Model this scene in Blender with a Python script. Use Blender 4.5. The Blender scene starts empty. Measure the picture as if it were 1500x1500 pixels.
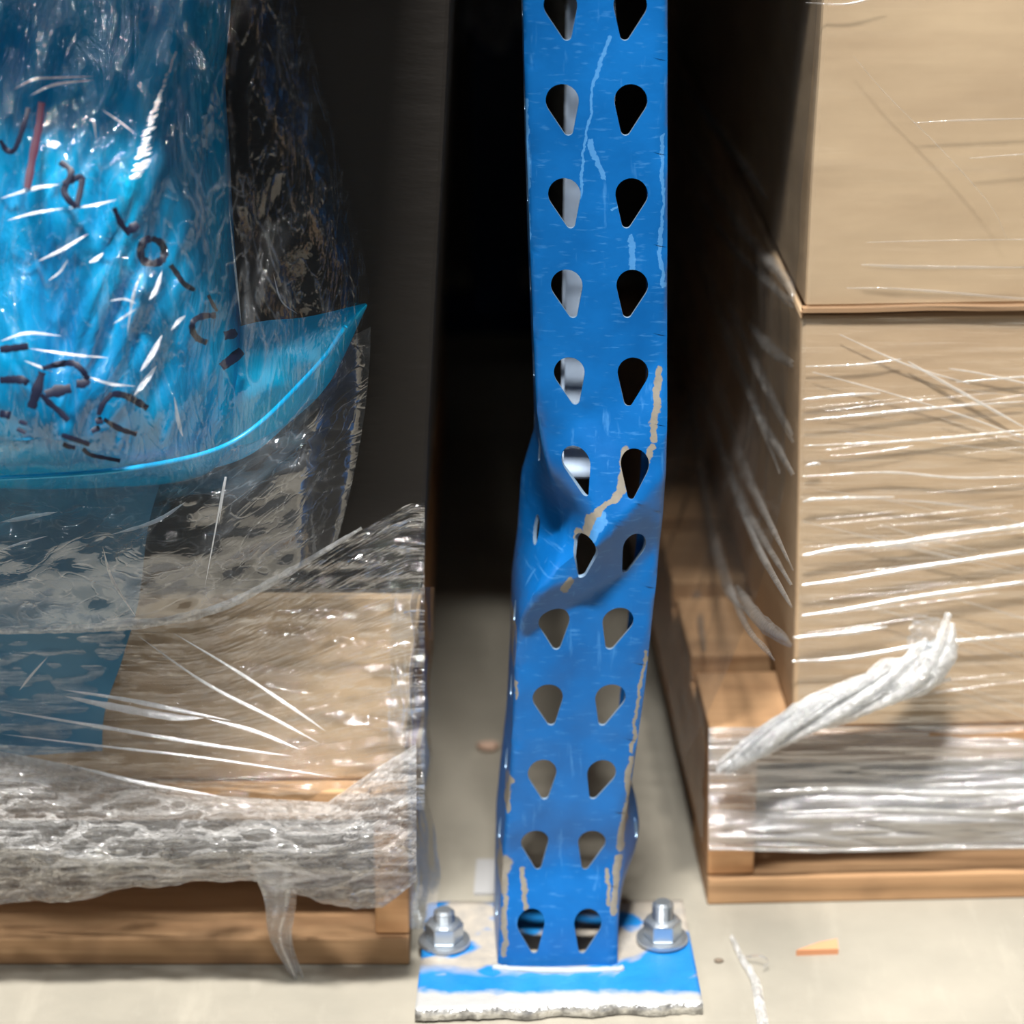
import bpy, bmesh, math, random
from mathutils import Vector, noise, Matrix
random.seed(7)
C = bpy.context.scene.collection
S = bpy.context.scene

# ------------------------------------------------------------------ camera, world, lights
F = 4254.0; TH = math.radians(21.0); CAM = Vector((0, -1.58, 0.91))
cd = bpy.data.cameras.new('camera'); cam = bpy.data.objects.new('camera', cd); C.objects.link(cam)
cam.location = CAM; cam.rotation_euler = (math.pi/2 - TH, 0, 0)
cd.sensor_width = 36; cd.lens = 36*F/1500; cd.clip_start = 0.05
cd.dof.use_dof = True; cd.dof.focus_distance = 1.64; cd.dof.aperture_fstop = 5.0
S.camera = cam
S.view_settings.view_transform = 'Standard'; S.view_settings.look = 'None'
S.view_settings.gamma = 1; S.view_settings.exposure = 0.26; S.view_settings.use_curve_mapping = False
w = bpy.data.worlds.new('world'); S.world = w; w.use_nodes = True
w.node_tree.nodes['Background'].inputs[0].default_value = (0.75, 0.85, 1.0, 1)
w.node_tree.nodes['Background'].inputs[1].default_value = 0.02
def area(name, loc, tgt, sx, sy, e, col=(1, 1, 1)):
    l = bpy.data.lights.new(name, 'AREA'); l.shape = 'RECTANGLE'; l.size = sx; l.size_y = sy; l.energy = e; l.color = col
    o = bpy.data.objects.new(name, l); C.objects.link(o); o.location = loc
    o.rotation_euler = (Vector(tgt) - Vector(loc)).to_track_quat('-Z', 'Y').to_euler()
area('ceiling_strip_light', (-.10, -1.62, 4.3), (0, 0, .3), .8, .22, 500, (1, .975, .94))
area('ceiling_strip_light', (-3.0, -1.80, 4.3), (-.2, 0, .3), 1.3, .2, 40, (1, .98, .95))
for x_, y_, z_ in ((-1.2, -5.0, 4.4), (.5, -5.6, 4.6), (-2.6, -3.6, 4.3), (-.6, -3.2, 4.3)):   # thin tubes further across the aisle
    area('aisle_tube_light', (x_, y_, z_), (0, 0, .3), 1.2, .014, 13, (1, 1, 1))

# ------------------------------------------------------------------ measuring helpers
FW = Vector((0, math.cos(TH), -math.sin(TH))); UP = Vector((0, math.sin(TH), math.cos(TH))); RT = Vector((1, 0, 0))
def ray(px, py): return RT*((px-750)/F) + UP*((750-py)/F) + FW
def P(px, py, Y=0.0):                       # the point on the upright plane y = Y
    d = ray(px, py); return CAM + d*((Y-CAM.y)/d.y)
def G(px, py, Z=0.0):                       # the point on the level plane z = Z
    d = ray(px, py); return CAM + d*((Z-CAM.z)/d.z)
def table(tb):
    def f(v):
        if v <= tb[0][0]: return tb[0][1] + (v-tb[0][0])*(tb[1][1]-tb[0][1])/(tb[1][0]-tb[0][0])
        for (a, x), (b, y) in zip(tb, tb[1:]):
            if v <= b: return x + (y-x)*(v-a)/(b-a)
        return tb[-1][1]
    return f
def nz(*a): return noise.noise(Vector(a))
def sm(a, b, v):
    t = max(0, min(1, (v-a)/(b-a))); return t*t*(3-2*t)

# ------------------------------------------------------------------ scene helpers
def link(name, me, mats, parent=None, smooth=True):
    o = bpy.data.objects.new(name, me); C.objects.link(o)
    for m in (mats if isinstance(mats, (list, tuple)) else [mats]): me.materials.append(m)
    if smooth:
        for p in me.polygons: p.use_smooth = True
    if parent:
        o.parent = parent
        l = parent.matrix_basis.translation if not parent.parent else parent.parent.matrix_basis.translation + parent.matrix_basis.translation
        if l.length > 0: me.transform(Matrix.Translation(-l))
    return o
def obj(name, bm, mats, parent=None, smooth=True):
    me = bpy.data.meshes.new(name); bm.to_mesh(me); bm.free(); return link(name, me, mats, parent, smooth)
def tag(o, label, cat=None, group=None, kind=None):
    o['label'] = label
    if cat: o['category'] = cat
    if group: o['group'] = group
    if kind: o['kind'] = kind
    return o
def thing(name, label, cat, loc=(0, 0, 0), group=None):
    o = bpy.data.objects.new(name, None); C.objects.link(o); o.location = loc; o.empty_display_size = .05
    return tag(o, label, cat, group)
def sheet(name, f, nu, nv, mat, parent=None, thick=0):
    bm = bmesh.new(); uvl = bm.loops.layers.uv.new('UVMap')
    vs = [[bm.verts.new(f(i/nu, j/nv)) for j in range(nv+1)] for i in range(nu+1)]
    for i in range(nu):
        for j in range(nv):
            fa = bm.faces.new((vs[i][j], vs[i+1][j], vs[i+1][j+1], vs[i][j+1]))
            for l, (a, b) in zip(fa.loops, ((i, j), (i+1, j), (i+1, j+1), (i, j+1))): l[uvl].uv = (a/nu, b/nv)
    return obj(name, bm, mat, parent)
def hexa(bm, pts, mi=0):                    # 8 corners: bottom four then top four
    v = [bm.verts.new(p) for p in pts]
    for q in ((3, 2, 1, 0), (4, 5, 6, 7), (0, 1, 5, 4), (1, 2, 6, 5), (2, 3, 7, 6), (3, 0, 4, 7)):
        bm.faces.new([v[k] for k in q]).material_index = mi
def box(bm, x0, x1, y0, y1, z0, z1, T=lambda p: p):
    hexa(bm, [T(Vector(p)) for p in ((x0, y0, z0), (x1, y0, z0), (x1, y1, z0), (x0, y1, z0), (x0, y0, z1), (x1, y0, z1), (x1, y1, z1), (x0, y1, z1))])
def bevel(o, w, n=2):
    m = o.modifiers.new('bevel', 'BEVEL'); m.width = w; m.segments = n; m.limit_method = 'ANGLE'; return o
def cyl(bm, c, r, h, n=24, r2=None, axis=None):
    R = axis.to_track_quat('Z', 'Y').to_matrix() if axis else Matrix.Identity(3)
    a = [bm.verts.new(c + R @ Vector((r*math.cos(k*2*math.pi/n), r*math.sin(k*2*math.pi/n), 0))) for k in range(n)]
    r2 = r if r2 is None else r2
    b = [bm.verts.new(c + R @ Vector((r2*math.cos(k*2*math.pi/n), r2*math.sin(k*2*math.pi/n), h))) for k in range(n)]
    for k in range(n): bm.faces.new((a[k], a[(k+1) % n], b[(k+1) % n], b[k]))
    bm.faces.new(b); bm.faces.new(a[::-1])
def catmull(pts, n):
    P_ = [pts[0]*2-pts[1]] + list(pts) + [pts[-1]*2-pts[-2]]; out = []
    for i in range(1, len(P_)-2):
        for k in range(n):
            t = k/n; a, b, c, d = P_[i-1:i+3]
            out.append(.5*((2*b)+(c-a)*t+(2*a-5*b+4*c-d)*t*t+(-a+3*b-3*c+d)*t**3))
    out.append(P_[-2]); return out
def ribbon(bm, pts, w, up=None, arch=.35, taper=.5, n=8, k=3):   # narrow arched fold running along pts
    c = catmull(pts, n); N = len(c)-1; rows = []
    for i, p in enumerate(c):
        t = (c[min(i+1, N)]-c[max(i-1, 0)]).normalized(); nrm = (CAM-p).normalized() if up is None else up
        s = t.cross(nrm).normalized(); nn = s.cross(t)
        ww = w*(1-taper*abs(2*i/N-1)**2)*(1+.35*nz(i*.7, p.x*40, p.z*40))
        rows.append([bm.verts.new(p + s*ww*.5*math.cos(math.pi*j/k) + nn*abs(arch)*ww*math.sin(math.pi*j/k)) for j in range(k+1)])
    for a, b in zip(rows, rows[1:]):
        for j in range(k): bm.faces.new((a[j], b[j], b[j+1], a[j+1]))
def tube(bm, pts, rad, n=8, seg=10, flat=1.0, rough=0.0, fr=60):
    c = catmull(pts, n); N = len(c)-1; rows = []
    for i, p in enumerate(c):
        t = (c[min(i+1, N)]-c[max(i-1, 0)]).normalized(); s = t.cross(Vector((.1, -1, .2))).normalized(); u = s.cross(t)
        r = rad(i/N) if callable(rad) else rad
        rows.append([])
        for j in range(seg):
            a = 2*math.pi*j/seg; d = s*math.cos(a)*flat + u*math.sin(a)
            q = p + d*r; rows[-1].append(bm.verts.new(q + d*r*rough*nz(q.x*fr, q.y*fr, q.z*fr+i*.2)*2))
    for a, b in zip(rows, rows[1:]):
        for j in range(seg): bm.faces.new((a[j], b[j], b[(j+1) % seg], a[(j+1) % seg]))
    bm.faces.new(rows[0][::-1]); bm.faces.new(rows[-1])

# ------------------------------------------------------------------ materials
def mat(name):
    m = bpy.data.materials.new(name); m.use_nodes = True; nt = m.node_tree; nt.nodes.clear()
    return m, nt, nt.nodes, nt.links
class NB:
    def __init__(s, nt): s.nt = nt
    def n(s, t, ins=None, **kw):
        nd = s.nt.nodes.new(t)
        for k, v in kw.items(): setattr(nd, k, v)
        for k, v in (ins or {}).items():
            if isinstance(v, bpy.types.NodeSocket): s.nt.links.new(v, nd.inputs[k])
            else: nd.inputs[k].default_value = v
        return nd
    def math(s, op, a, b=0.0, clamp=False):
        return s.n('ShaderNodeMath', {0: a, 1: b}, operation=op, use_clamp=clamp).outputs[0]
    def noise(s, vec, scale, detail=4, rough=.55, dist=0.0):
        return s.n('ShaderNodeTexNoise', {'Vector': vec, 'Scale': scale, 'Detail': detail, 'Roughness': rough, 'Distortion': dist}).outputs[0]
    def ramp(s, v, a, b, lo=0.0, hi=1.0):
        r = s.n('ShaderNodeMapRange', {0: v, 1: a, 2: b, 3: lo, 4: hi}); r.clamp = True; return r.outputs[0]
    def mix(s, f, a, b):
        r = s.n('ShaderNodeMix', data_type='RGBA'); 
        for i, v in ((0, f), (6, a), (7, b)):
            if isinstance(v, bpy.types.NodeSocket): s.nt.links.new(v, r.inputs[i])
            else: r.inputs[i].default_value = v
        return r.outputs[2]
    def scale(s, vec, sc, rot=(0, 0, 0)):
        return s.n('ShaderNodeMapping', {'Vector': vec, 'Scale': sc, 'Rotation': rot}).outputs[0]
def rgb(r, g, b):
    f = lambda c: (c/255/12.92) if c/255 <= .04045 else ((c/255+.055)/1.055)**2.4
    return (f(r), f(g), f(b), 1)
def principled(name, base, rough, bump=None, metallic=0.0, **extra):
    m, nt, nn, ll = mat(name); b = NB(nt)
    pos = b.n('ShaderNodeNewGeometry').outputs['Position']
    col = base(b, pos) if callable(base) else base
    p = b.n('ShaderNodeBsdfPrincipled', {'Base Color': col, 'Roughness': rough(b, pos) if callable(rough) else rough, 'Metallic': metallic(b, pos) if callable(metallic) else metallic})
    for k, v in extra.items(): p.inputs[k.replace('_', ' ')].default_value = v
    if bump:
        h, st, di = bump(b, pos)
        ll.new(b.n('ShaderNodeBump', {'Height': h, 'Strength': st, 'Distance': di}).outputs[0], p.inputs['Normal'])
    o = b.n('ShaderNodeOutputMaterial'); ll.new(p.outputs[0], o.inputs[0]); return m
# cardboard
def card(name, c0, c1):
    def base(b, p):
        n1 = b.noise(b.scale(p, (3, 3, 9)), 3, 5); n2 = b.noise(b.scale(p, (6, 6, 180)), 1, 3)
        c = b.mix(b.ramp(n1, .3, .7), c0, c1); return b.mix(b.ramp(n2, .5, .85, 0, .06), c, rgb(120, 92, 62))
    def bp(b, p): return b.noise(b.scale(p, (5, 5, 16)), 1, 4), .25, .003
    return principled(name, base, .75, bp)
M_card = card('cardboard', rgb(176, 148, 116), rgb(192, 164, 130))
M_card2 = card('cardboard_tan', rgb(178, 152, 120), rgb(194, 168, 134))
M_shade = principled('shade_black_board', rgb(36, 31, 26), .7, lambda b, p: (b.noise(b.scale(p, (9, 9, 30)), 2, 4), .4, .004))  # near black base stands in for shade over the upper left box
M_edge = principled('cardboard_edge', rgb(140, 110, 80), .8)
M_tape = principled('packing_tape', rgb(176, 142, 104), .3)
def woodf(c0, c1, c2):
    def f(b, p):
        n1 = b.noise(b.scale(p, (3, 40, 60)), 1, 5, .6, 1.2); n2 = b.noise(p, 14, 3)
        c = b.mix(b.ramp(n1, .35, .7), c0, c1); return b.mix(b.ramp(n2, .55, .75, 0, .7), c, c2)
    return f
M_wood = principled('pallet_wood', woodf(rgb(172, 136, 98), rgb(146, 110, 76), rgb(104, 78, 54)), .8, lambda b, p: (b.noise(b.scale(p, (4, 50, 90)), 1, 4), .4, .002))
M_woodend = principled('pallet_wood_pale', woodf(rgb(196, 150, 104), rgb(170, 120, 76), rgb(120, 84, 50)), .85)
# concrete
def conc(b, p):
    n1 = b.noise(p, 6, 6, .6); n2 = b.noise(b.scale(p, (30, 6, 1)), 2, 5)
    c = b.mix(b.ramp(n1, .3, .72), rgb(132, 128, 117), rgb(155, 149, 136))
    c = b.mix(b.ramp(n2, .55, .8, 0, .35), c, rgb(174, 168, 154))
    # straight tool joints of the slab
    sx = b.n('ShaderNodeSeparateXYZ', {0: p}).outputs
    d = b.math('ABSOLUTE', b.math('SUBTRACT', sx[1], -0.064)); d2 = b.math('ABSOLUTE', b.math('SUBTRACT', sx[0], b.math('MULTIPLY_ADD', sx[1], .1)))
    l1 = b.ramp(d, 0, .0012, .35, 0)
    return b.mix(l1, c, rgb(128, 122, 108))
M_floor = principled('concrete_floor', conc, .55, lambda b, p: (b.noise(p, 60, 5), .25, .002))
M_wall = principled('painted_blockwork', rgb(120, 118, 112), .8, lambda b, p: (b.noise(p, 20, 4), .3, .004))
# blue paint with wear along given segments (x,z metres)
def seg_mask(b, pos, segs, warp):
    s = b.n('ShaderNodeSeparateXYZ', {0: pos}).outputs
    nx = b.noise(b.scale(pos, (1, 1, 1)), 55, 4, .7); ny = b.noise(b.scale(pos, (1, 1, 1), (1, 2, 0)), 70, 4, .7)
    X = b.math('ADD', s[0], b.math('MULTIPLY', b.math('SUBTRACT', nx, .5), warp)); Z = b.math('ADD', s[2], b.math('MULTIPLY', b.math('SUBTRACT', ny, .5), warp))
    tot = None
    for (ax, az, bx, bz, r) in segs:
        dx, dz = bx-ax, bz-az; L2 = dx*dx+dz*dz+1e-9
        px = b.math('SUBTRACT', X, ax); pz = b.math('SUBTRACT', Z, az)
        t = b.math('DIVIDE', b.math('ADD', b.math('MULTIPLY', px, dx), b.math('MULTIPLY', pz, dz)), L2, True)
        ex = b.math('SUBTRACT', px, b.math('MULTIPLY', t, dx)); ez = b.math('SUBTRACT', pz, b.math('MULTIPLY', t, dz))
        d = b.math('SQRT', b.math('ADD', b.math('MULTIPLY', ex, ex), b.math('MULTIPLY', ez, ez)))
        m = b.ramp(d, r*.75, r, 1, 0)
        tot = m if tot is None else b.math('MAXIMUM', tot, m)
    return tot
def S_(a, b_, r, k=1.0):
    p, q = P(*a), P(*b_); return (p.x, p.z, q.x, q.z, r)
worn = [S_((966, 540), (957, 640), .0022), S_((955, 650), (925, 712), .002), S_((915, 655), (910, 705), .003), S_((905, 712), (868, 745), .0022), S_((866, 745), (853, 785), .0022),
        S_((848, 775), (846, 785), .0028), S_((836, 842), (828, 858), .003), S_((945, 955), (925, 1100), .0012), S_((925, 1110), (918, 1170), .002), S_((918, 1180), (908, 1245), .0034), S_((905, 1260), (900, 1330), .0026),
        S_((748, 1140), (742, 1190), .0018), S_((741, 1262), (735, 1300), .0042), S_((741, 1310), (737, 1385), .002), S_((765, 1275), (772, 1325), .0016), S_((888, 1275), (892, 1320), .0014), S_((757, 1000), (758, 1022), .0010), S_((753, 930), (750, 990), .0012)]
pale = [S_((893, 55), (868, 120), .0013), S_((868, 120), (848, 300), .0009), S_((866, 205), (882, 260), .0016), S_((925, 345), (925, 395), .002), S_((880, 745), (852, 795), .003), S_((905, 300), (898, 305), .001), S_((772, 380), (770, 150), .002), S_((970, 200), (970, 420), .0012)]
def blue(b, p):
    n1 = b.noise(p, 22, 4); n2 = b.noise(b.scale(p, (90, 20, 400)), 1, 4); n3 = b.noise(b.scale(p, (160, 160, 25)), 1, 5)
    c = b.mix(b.ramp(n1, .3, .7), rgb(0, 80, 144), rgb(8, 96, 166))
    c = b.mix(b.ramp(n2, .58, .72, 0, .25), c, rgb(92, 158, 214))
    c = b.mix(b.ramp(n3, .62, .72, 0, .3), c, rgb(84, 150, 208))
    c = b.mix(b.math('MULTIPLY', seg_mask(b, p, pale, .010), .35), c, rgb(110, 175, 226))
    return b.mix(seg_mask(b, p, worn, .010), c, b.mix(b.noise(p, 160, 3), rgb(105, 102, 94), rgb(142, 136, 125)))
M_blue = principled('worn_blue_paint', blue, .38, lambda b, p: (b.noise(p, 45, 4), .12, .003), Specular_IOR_Level=.5)
M_rim = principled('cut_steel_edge', rgb(150, 178, 205), .35, None, .6)
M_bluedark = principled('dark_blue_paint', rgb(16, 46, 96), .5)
M_galv = principled('galvanised_steel', lambda b, p: b.mix(b.noise(p, 70, 3), rgb(150, 172, 200), rgb(186, 205, 226)), .5, None, .15)
def platec(b, p):
    n = b.noise(p, 16, 3, .5, .4); n2 = b.noise(p, 90, 5)
    s = b.n('ShaderNodeSeparateXYZ', {0: p}).outputs
    c = b.mix(b.ramp(n2, .35, .7), rgb(164, 156, 144), rgb(142, 138, 132))
    # paint survives along the front strip and corners of the plate
    front = b.ramp(b.math('ADD', s[1], b.math('MULTIPLY', n, .05)), .0, .012, 1, 0)
    f2 = b.ramp(n, .5, .54)
    k = b.math('MAXIMUM', b.math('MULTIPLY', front, b.ramp(n, .36, .40)), f2)
    c2 = b.mix(k, c, b.mix(b.noise(p, 40), rgb(10, 96, 165), rgb(36, 128, 192)))
    edge = b.ramp(b.math('ADD', s[1], b.math('MULTIPLY', n2, .012)), -.040, -.034, 1, 0)
    return b.mix(edge, c2, rgb(160, 160, 158))
M_plate = principled('worn_plate_paint', platec, .4, lambda b, p: (b.noise(p, 80, 4), .4, .003))
M_steel = principled('chipped_steel', lambda b, p: b.mix(b.ramp(b.noise(p, 120, 4), .4, .6), rgb(225, 225, 222), rgb(150, 150, 150)), .3, lambda b, p: (b.noise(p, 150, 3), .8, .004), .7)
M_zinc = principled('zinc_plated_bolt', rgb(190, 198, 205), .28, None, .85)
M_grey = principled('grey_shim_steel', rgb(150, 150, 150), .6)
M_ink = principled('black_marker_ink', rgb(14, 20, 44), .5)
M_inkred = principled('faded_red_ink', rgb(62, 20, 44), .5)
# blue plastic
def bag():
    m, nt, nn, ll = mat('blue_plastic'); b = NB(nt)
    uv = b.n('ShaderNodeTexCoord').outputs['UV']; pos = b.n('ShaderNodeNewGeometry').outputs['Position']
    n1 = b.noise(b.scale(pos, (9, 9, 4)), 1.6, 4)
    c = b.mix(b.ramp(n1, .35, .68), rgb(0, 146, 206), rgb(0, 202, 250))
    nb = b.noise(b.scale(pos, (20, 8, 6)), 1.5, 6, .6, 1.0)
    bu = b.n('ShaderNodeBump', {'Height': nb, 'Strength': .5, 'Distance': .012}).outputs[0]
    p = b.n('ShaderNodeBsdfPrincipled', {'Base Color': c, 'Roughness': .3, 'Normal': bu})
    t = b.n('ShaderNodeBsdfTranslucent', {'Color': c})
    mx = b.n('ShaderNodeMixShader', {0: .15, 1: p.outputs[0], 2: t.outputs[0]})
    o = b.n('ShaderNodeOutputMaterial'); ll.new(mx.outputs[0], o.inputs[0]); return m
M_bag = bag()
M_bagedge = principled('blue_plastic_seam', rgb(0, 178, 236), .3)
def film(name, base=.03, streak=.25, sc=(3, 40), thr=(.52, .72), rough=.14, bump=.6, dist=.004, warp=1.0, gl=.35, tint=(.93, .95, .97, 1), body=(.8, .82, .84, 1), rot=0.0, posmap=False, crk=0.0, crs=30, vein=0.0, vs=2.0, fmax=.4):
    m, nt, nn, ll = mat(name); b = NB(nt)
    tc = b.n('ShaderNodeTexCoord').outputs['UV'] if not posmap else b.n('ShaderNodeNewGeometry').outputs['Position']
    v = b.scale(tc, (sc[0], sc[1], 1) if not posmap else posmap, (0, 0, rot))
    n1 = b.noise(v, 1, 6, .6, warp); n2 = b.noise(v, 3.1, 4, .6, warp)
    big = b.noise(tc, 3 if not posmap else 9, 3)
    d = b.math('MULTIPLY_ADD', b.math('MULTIPLY', b.ramp(n1, thr[0], thr[1]), b.ramp(big, .35, .65, .3, 1)), streak)
    d.node.inputs[2].default_value = base
    h = b.math('ADD', n1, b.math('MULTIPLY', n2, .5))
    if vein:
        vv = 0
        for q in (1.0, 2.3):
            vn = b.noise(b.scale(v, (q, q, 1), (0, 0, q)), vs, 2.5, .5, 1.6)
            vv = b.math('ADD', vv, b.math('POWER', b.ramp(b.math('ABSOLUTE', b.math('SUBTRACT', vn, .5)), 0, .035, 1, 0), 2.0))
        d = b.math('ADD', d, b.math('MULTIPLY', vv, vein), True); h = b.math('ADD', h, b.math('MULTIPLY', vv, .25))
    if crk:
        pos = b.n('ShaderNodeNewGeometry').outputs['Position']
        wv = b.n('ShaderNodeVectorMath', {0: pos, 1: b.n('ShaderNodeVectorMath', {0: b.n('ShaderNodeTexNoise', {'Vector': pos, 'Scale': 18, 'Detail': 3}).outputs['Color'], 'Scale': .06}, operation='SCALE').outputs[0]}, operation='ADD').outputs[0]
        vo = b.n('ShaderNodeTexVoronoi', {'Vector': wv, 'Scale': crs}, feature='F1').outputs['Distance']
        vo2 = b.n('ShaderNodeTexVoronoi', {'Vector': wv, 'Scale': crs*2.7}, feature='F1').outputs['Distance']
        h = b.math('ADD', h, b.math('MULTIPLY', b.math('MULTIPLY_ADD', vo2, .4), crk)); h = b.math('ADD', h, b.math('MULTIPLY', vo, crk))
    bu = b.n('ShaderNodeBump', {'Height': h, 'Strength': bump, 'Distance': dist}).outputs[0]
    tr = b.n('ShaderNodeBsdfTransparent', {0: tint}); g = b.n('ShaderNodeBsdfGlossy', {'Color': (1, 1, 1, 1), 'Roughness': rough, 'Normal': bu})
    lw = b.n('ShaderNodeLayerWeight', {0: gl, 'Normal': bu}).outputs['Fresnel']
    a = b.n('ShaderNodeMixShader', {0: b.ramp(lw, 0, 1, .05, fmax), 1: tr.outputs[0], 2: g.outputs[0]})
    df = b.n('ShaderNodeBsdfDiffuse', {0: body, 'Normal': bu}); tl = b.n('ShaderNodeBsdfTranslucent', {0: body})
    bd = b.n('ShaderNodeMixShader', {0: .4, 1: df.outputs[0], 2: tl.outputs[0]})
    gg = b.n('ShaderNodeMixShader', {0: .3, 1: bd.outputs[0], 2: g.outputs[0]})
    mx = b.n('ShaderNodeMixShader', {0: d, 1: a.outputs[0], 2: gg.outputs[0]})
    o = b.n('ShaderNodeOutputMaterial'); ll.new(mx.outputs[0], o.inputs[0]); return m
F_front = film('clear_wrap_tight', .015, .2, (1.2, 38), (.55, .75), rough=.1, bump=.35)
F_top = film('clear_wrap_smooth', .01, .07, (.8, 22), (.55, .8), rough=.12, bump=.25)
F_side = film('clear_wrap_side', .035, .14, (5, 1.5), (.5, .75), rough=.2, bump=.4, body=(.75, .7, .66, 1))
F_band = film('wrap_band', .34, .5, (.7, 9), (.4, .7), rough=.1, bump=.8, body=(.86, .87, .88, 1))
F_bag = film('clear_wrap_on_bag', .012, .14, (4, 1.1), (.54, .8), rough=.06, bump=.4, dist=.010, warp=1.2, rot=.35, crk=.08, crs=24, vein=.09, vs=1.6)
F_skirt = film('clear_wrap_loose', .17, .14, (2.2, 1.4), (.45, .8), rough=.08, bump=.16, dist=.009, warp=.8, crk=.05, crs=16, fmax=.12, vein=.2, vs=2.0)
F_low = film('clear_wrap_low', .015, .13, (1.0, 9), (.52, .8), rough=.07, bump=1.0, dist=.008, warp=.8, crk=.15, crs=20)
F_crump = film('crumpled_wrap', .36, .6, (4, 6), (.45, .72), rough=.06, bump=1.0, dist=.010, warp=1.0, body=(1, .99, .97, 1), crk=.8, crs=60, vein=.4, vs=2.5)
F_fold = film('wrap_fold', .38, .3, (1, 1), (.4, .7), rough=.1, bump=.3, posmap=(30, 30, 30), body=(.9, .9, .88, 1))
F_faint = film('wrap_fold_faint', .14, .12, (1, 1), (.4, .7), rough=.12, bump=.3, posmap=(30, 30, 30), body=(.85, .83, .80, 1))
F_dim = film('pleat_dim', .06, .12, (1, 1), (.4, .7), rough=.3, bump=.3, posmap=(30, 30, 30), body=(.75, .7, .64, 1))
F_knot = film('twisted_wrap', .45, .5, (1, 1), (.4, .65), rough=.08, bump=1.0, dist=.004, posmap=(90, 90, 90), body=(.95, .95, .94, 1), crk=.5, crs=90)
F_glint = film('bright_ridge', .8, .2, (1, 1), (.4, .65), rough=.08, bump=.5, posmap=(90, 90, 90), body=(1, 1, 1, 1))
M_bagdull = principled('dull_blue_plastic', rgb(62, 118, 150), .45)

# ------------------------------------------------------------------ the setting
bm = bmesh.new(); box(bm, -1.4, 1.6, -.45, 1.56, -.06, 0); tag(obj('floor', bm, M_floor, None, False), 'pale worn concrete warehouse floor', None, None, 'structure')
bm = bmesh.new(); box(bm, -1.4, 1.6, 1.56, 1.66, -.06, 3.0); tag(obj('wall_back', bm, M_wall, None, False), 'dark wall far behind the racking', None, None, 'structure')

# ------------------------------------------------------------------ rack frame
base0 = Vector((.02, .03, 0))
rack = thing('rack_frame', 'dented blue perforated pallet rack upright bolted to the floor between two wrapped pallets', 'rack upright', base0)
holes = [(-120, ), (20,), (160,), (297,), (430,), (557,), (684,), (806,), (920,), (1032,), (1142,), (1245,), (1353,)]
ROWY = [h[0] for h in holes][1:]             # photo heights of the hole rows that show
ROWZ = [P(800, y).z for y in ROWY]
pitch = (ROWZ[0]-ROWZ[-1])/11
XL = table([(0, 766), (200, 771), (400, 778), (520, 783), (600, 786), (650, 793), (700, 803), (750, 816), (795, 820), (830, 808), (870, 775), (900, 763), (940, 757), (1000, 754), (1100, 750), (1180, 744), (1250, 737), (1330, 734), (1425, 727)])
XR = table([(0, 978), (300, 978), (600, 977), (680, 975), (760, 970), (850, 962), (940, 952), (1010, 945), (1080, 935), (1150, 925), (1210, 914), (1310, 906), (1425, 903)])
XLF = table([(0, 763), (400, 774), (600, 782), (680, 785), (750, 764), (830, 759), (900, 750), (1000, 747), (1100, 742), (1180, 733), (1250, 726), (1425, 722)])
XRF = table([(0, 972), (600, 970), (850, 955), (1080, 930), (1170, 922), (1230, 932), (1290, 930), (1340, 915), (1425, 902)])
def pyz(z):                                  # height z on the plane y=0 -> photo row
    h = CAM.z - z; return 750 + F*(h*math.cos(TH) - 1.58*math.sin(TH))/(1.58*math.cos(TH)+h*math.sin(TH))
def row_z(t):                                # t = hole-row units, 0 = top visible row, 11 = lowest
    if t <= 0: return ROWZ[0] - t*pitch
    if t >= 11: return max(.008, ROWZ[11] - (t-11)*pitch)
    i = int(t); return ROWZ[i] + (ROWZ[i+1]-ROWZ[i])*(t-i)
def face_depth(s, y):
    d = 0
    yr = 830 + (690-830)*(s+1)/2             # buckle ridge, diagonal across the face
    k = (y-yr); a = .019*(1-.25*s)
    d -= a*max(0, 1-(abs(k)/(170 if k < 0 else 110)))**1.15
    g = math.exp(-((y-775)/62)**2); d += .034*g*max(0, (-s-.28)/.72)**1.1
    d += .004*math.exp(-((y-1262)/40)**2)*(1-.4*abs(s))
    d += .006*math.exp(-((y-690)/45)**2)*max(0, s-.1)
    d -= .013*sm(1240, 1425, y)
    d += .0012*nz(s*2, y/60, 3)*sm(450, 620, y)
    return d
def place(s, t):                             # a point on the deformed front face
    z = row_z(t); y = pyz(z); xs = P((XL(y)+(XR(y)-XL(y))*(s+1)/2), y).x
    r = max(0, (abs(s)-.93)/.07); 
    return Vector((xs, face_depth(s, y) + .0022*r*r, z))
DEP = .068
def place_side(side, q, t):                  # q 0 front edge .. 1 back edge of the side wall
    z = row_z(t); y = pyz(z); a = place(side, t)
    xb = P((XLF if side < 0 else XRF)(y), y).x
    b_ = Vector((xb, DEP, z)); k = q**.8 if side < 0 else q
    p = a.lerp(b_, q); p.x = a.x + (b_.x-a.x)*min(1, q*1.3)
    bulge = math.exp(-((y-1260)/45)**2) if side > 0 else 0
    p.x += bulge*.006*math.sin(math.pi*q); return p
def drop(side, n=32):                        # teardrop outline in (s,t) units, clockwise
    r1, r2 = 8.9, 2.6; cx, cy = 0, 4.6; tx, ty = -side*3.0, -11.6
    d = math.hypot(tx-cx, ty-cy); base = math.atan2(ty-cy, tx-cx); al = math.acos((r1-r2)/d)
    pts = []; n1 = n*5//8; n2 = n-n1
    a0, a1 = base+al, base+2*math.pi-al
    for k in range(n1): a = a0+(a1-a0)*k/(n1-1); pts.append((cx+r1*math.cos(a), cy+r1*math.sin(a)))
    for k in range(n2): a = base-al+2*al*(k+.0)/(n2-1); pts.append((tx+r2*math.cos(a), ty+r2*math.sin(a)))
    return pts
W2 = 38.1; PIT = 50.8
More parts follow.
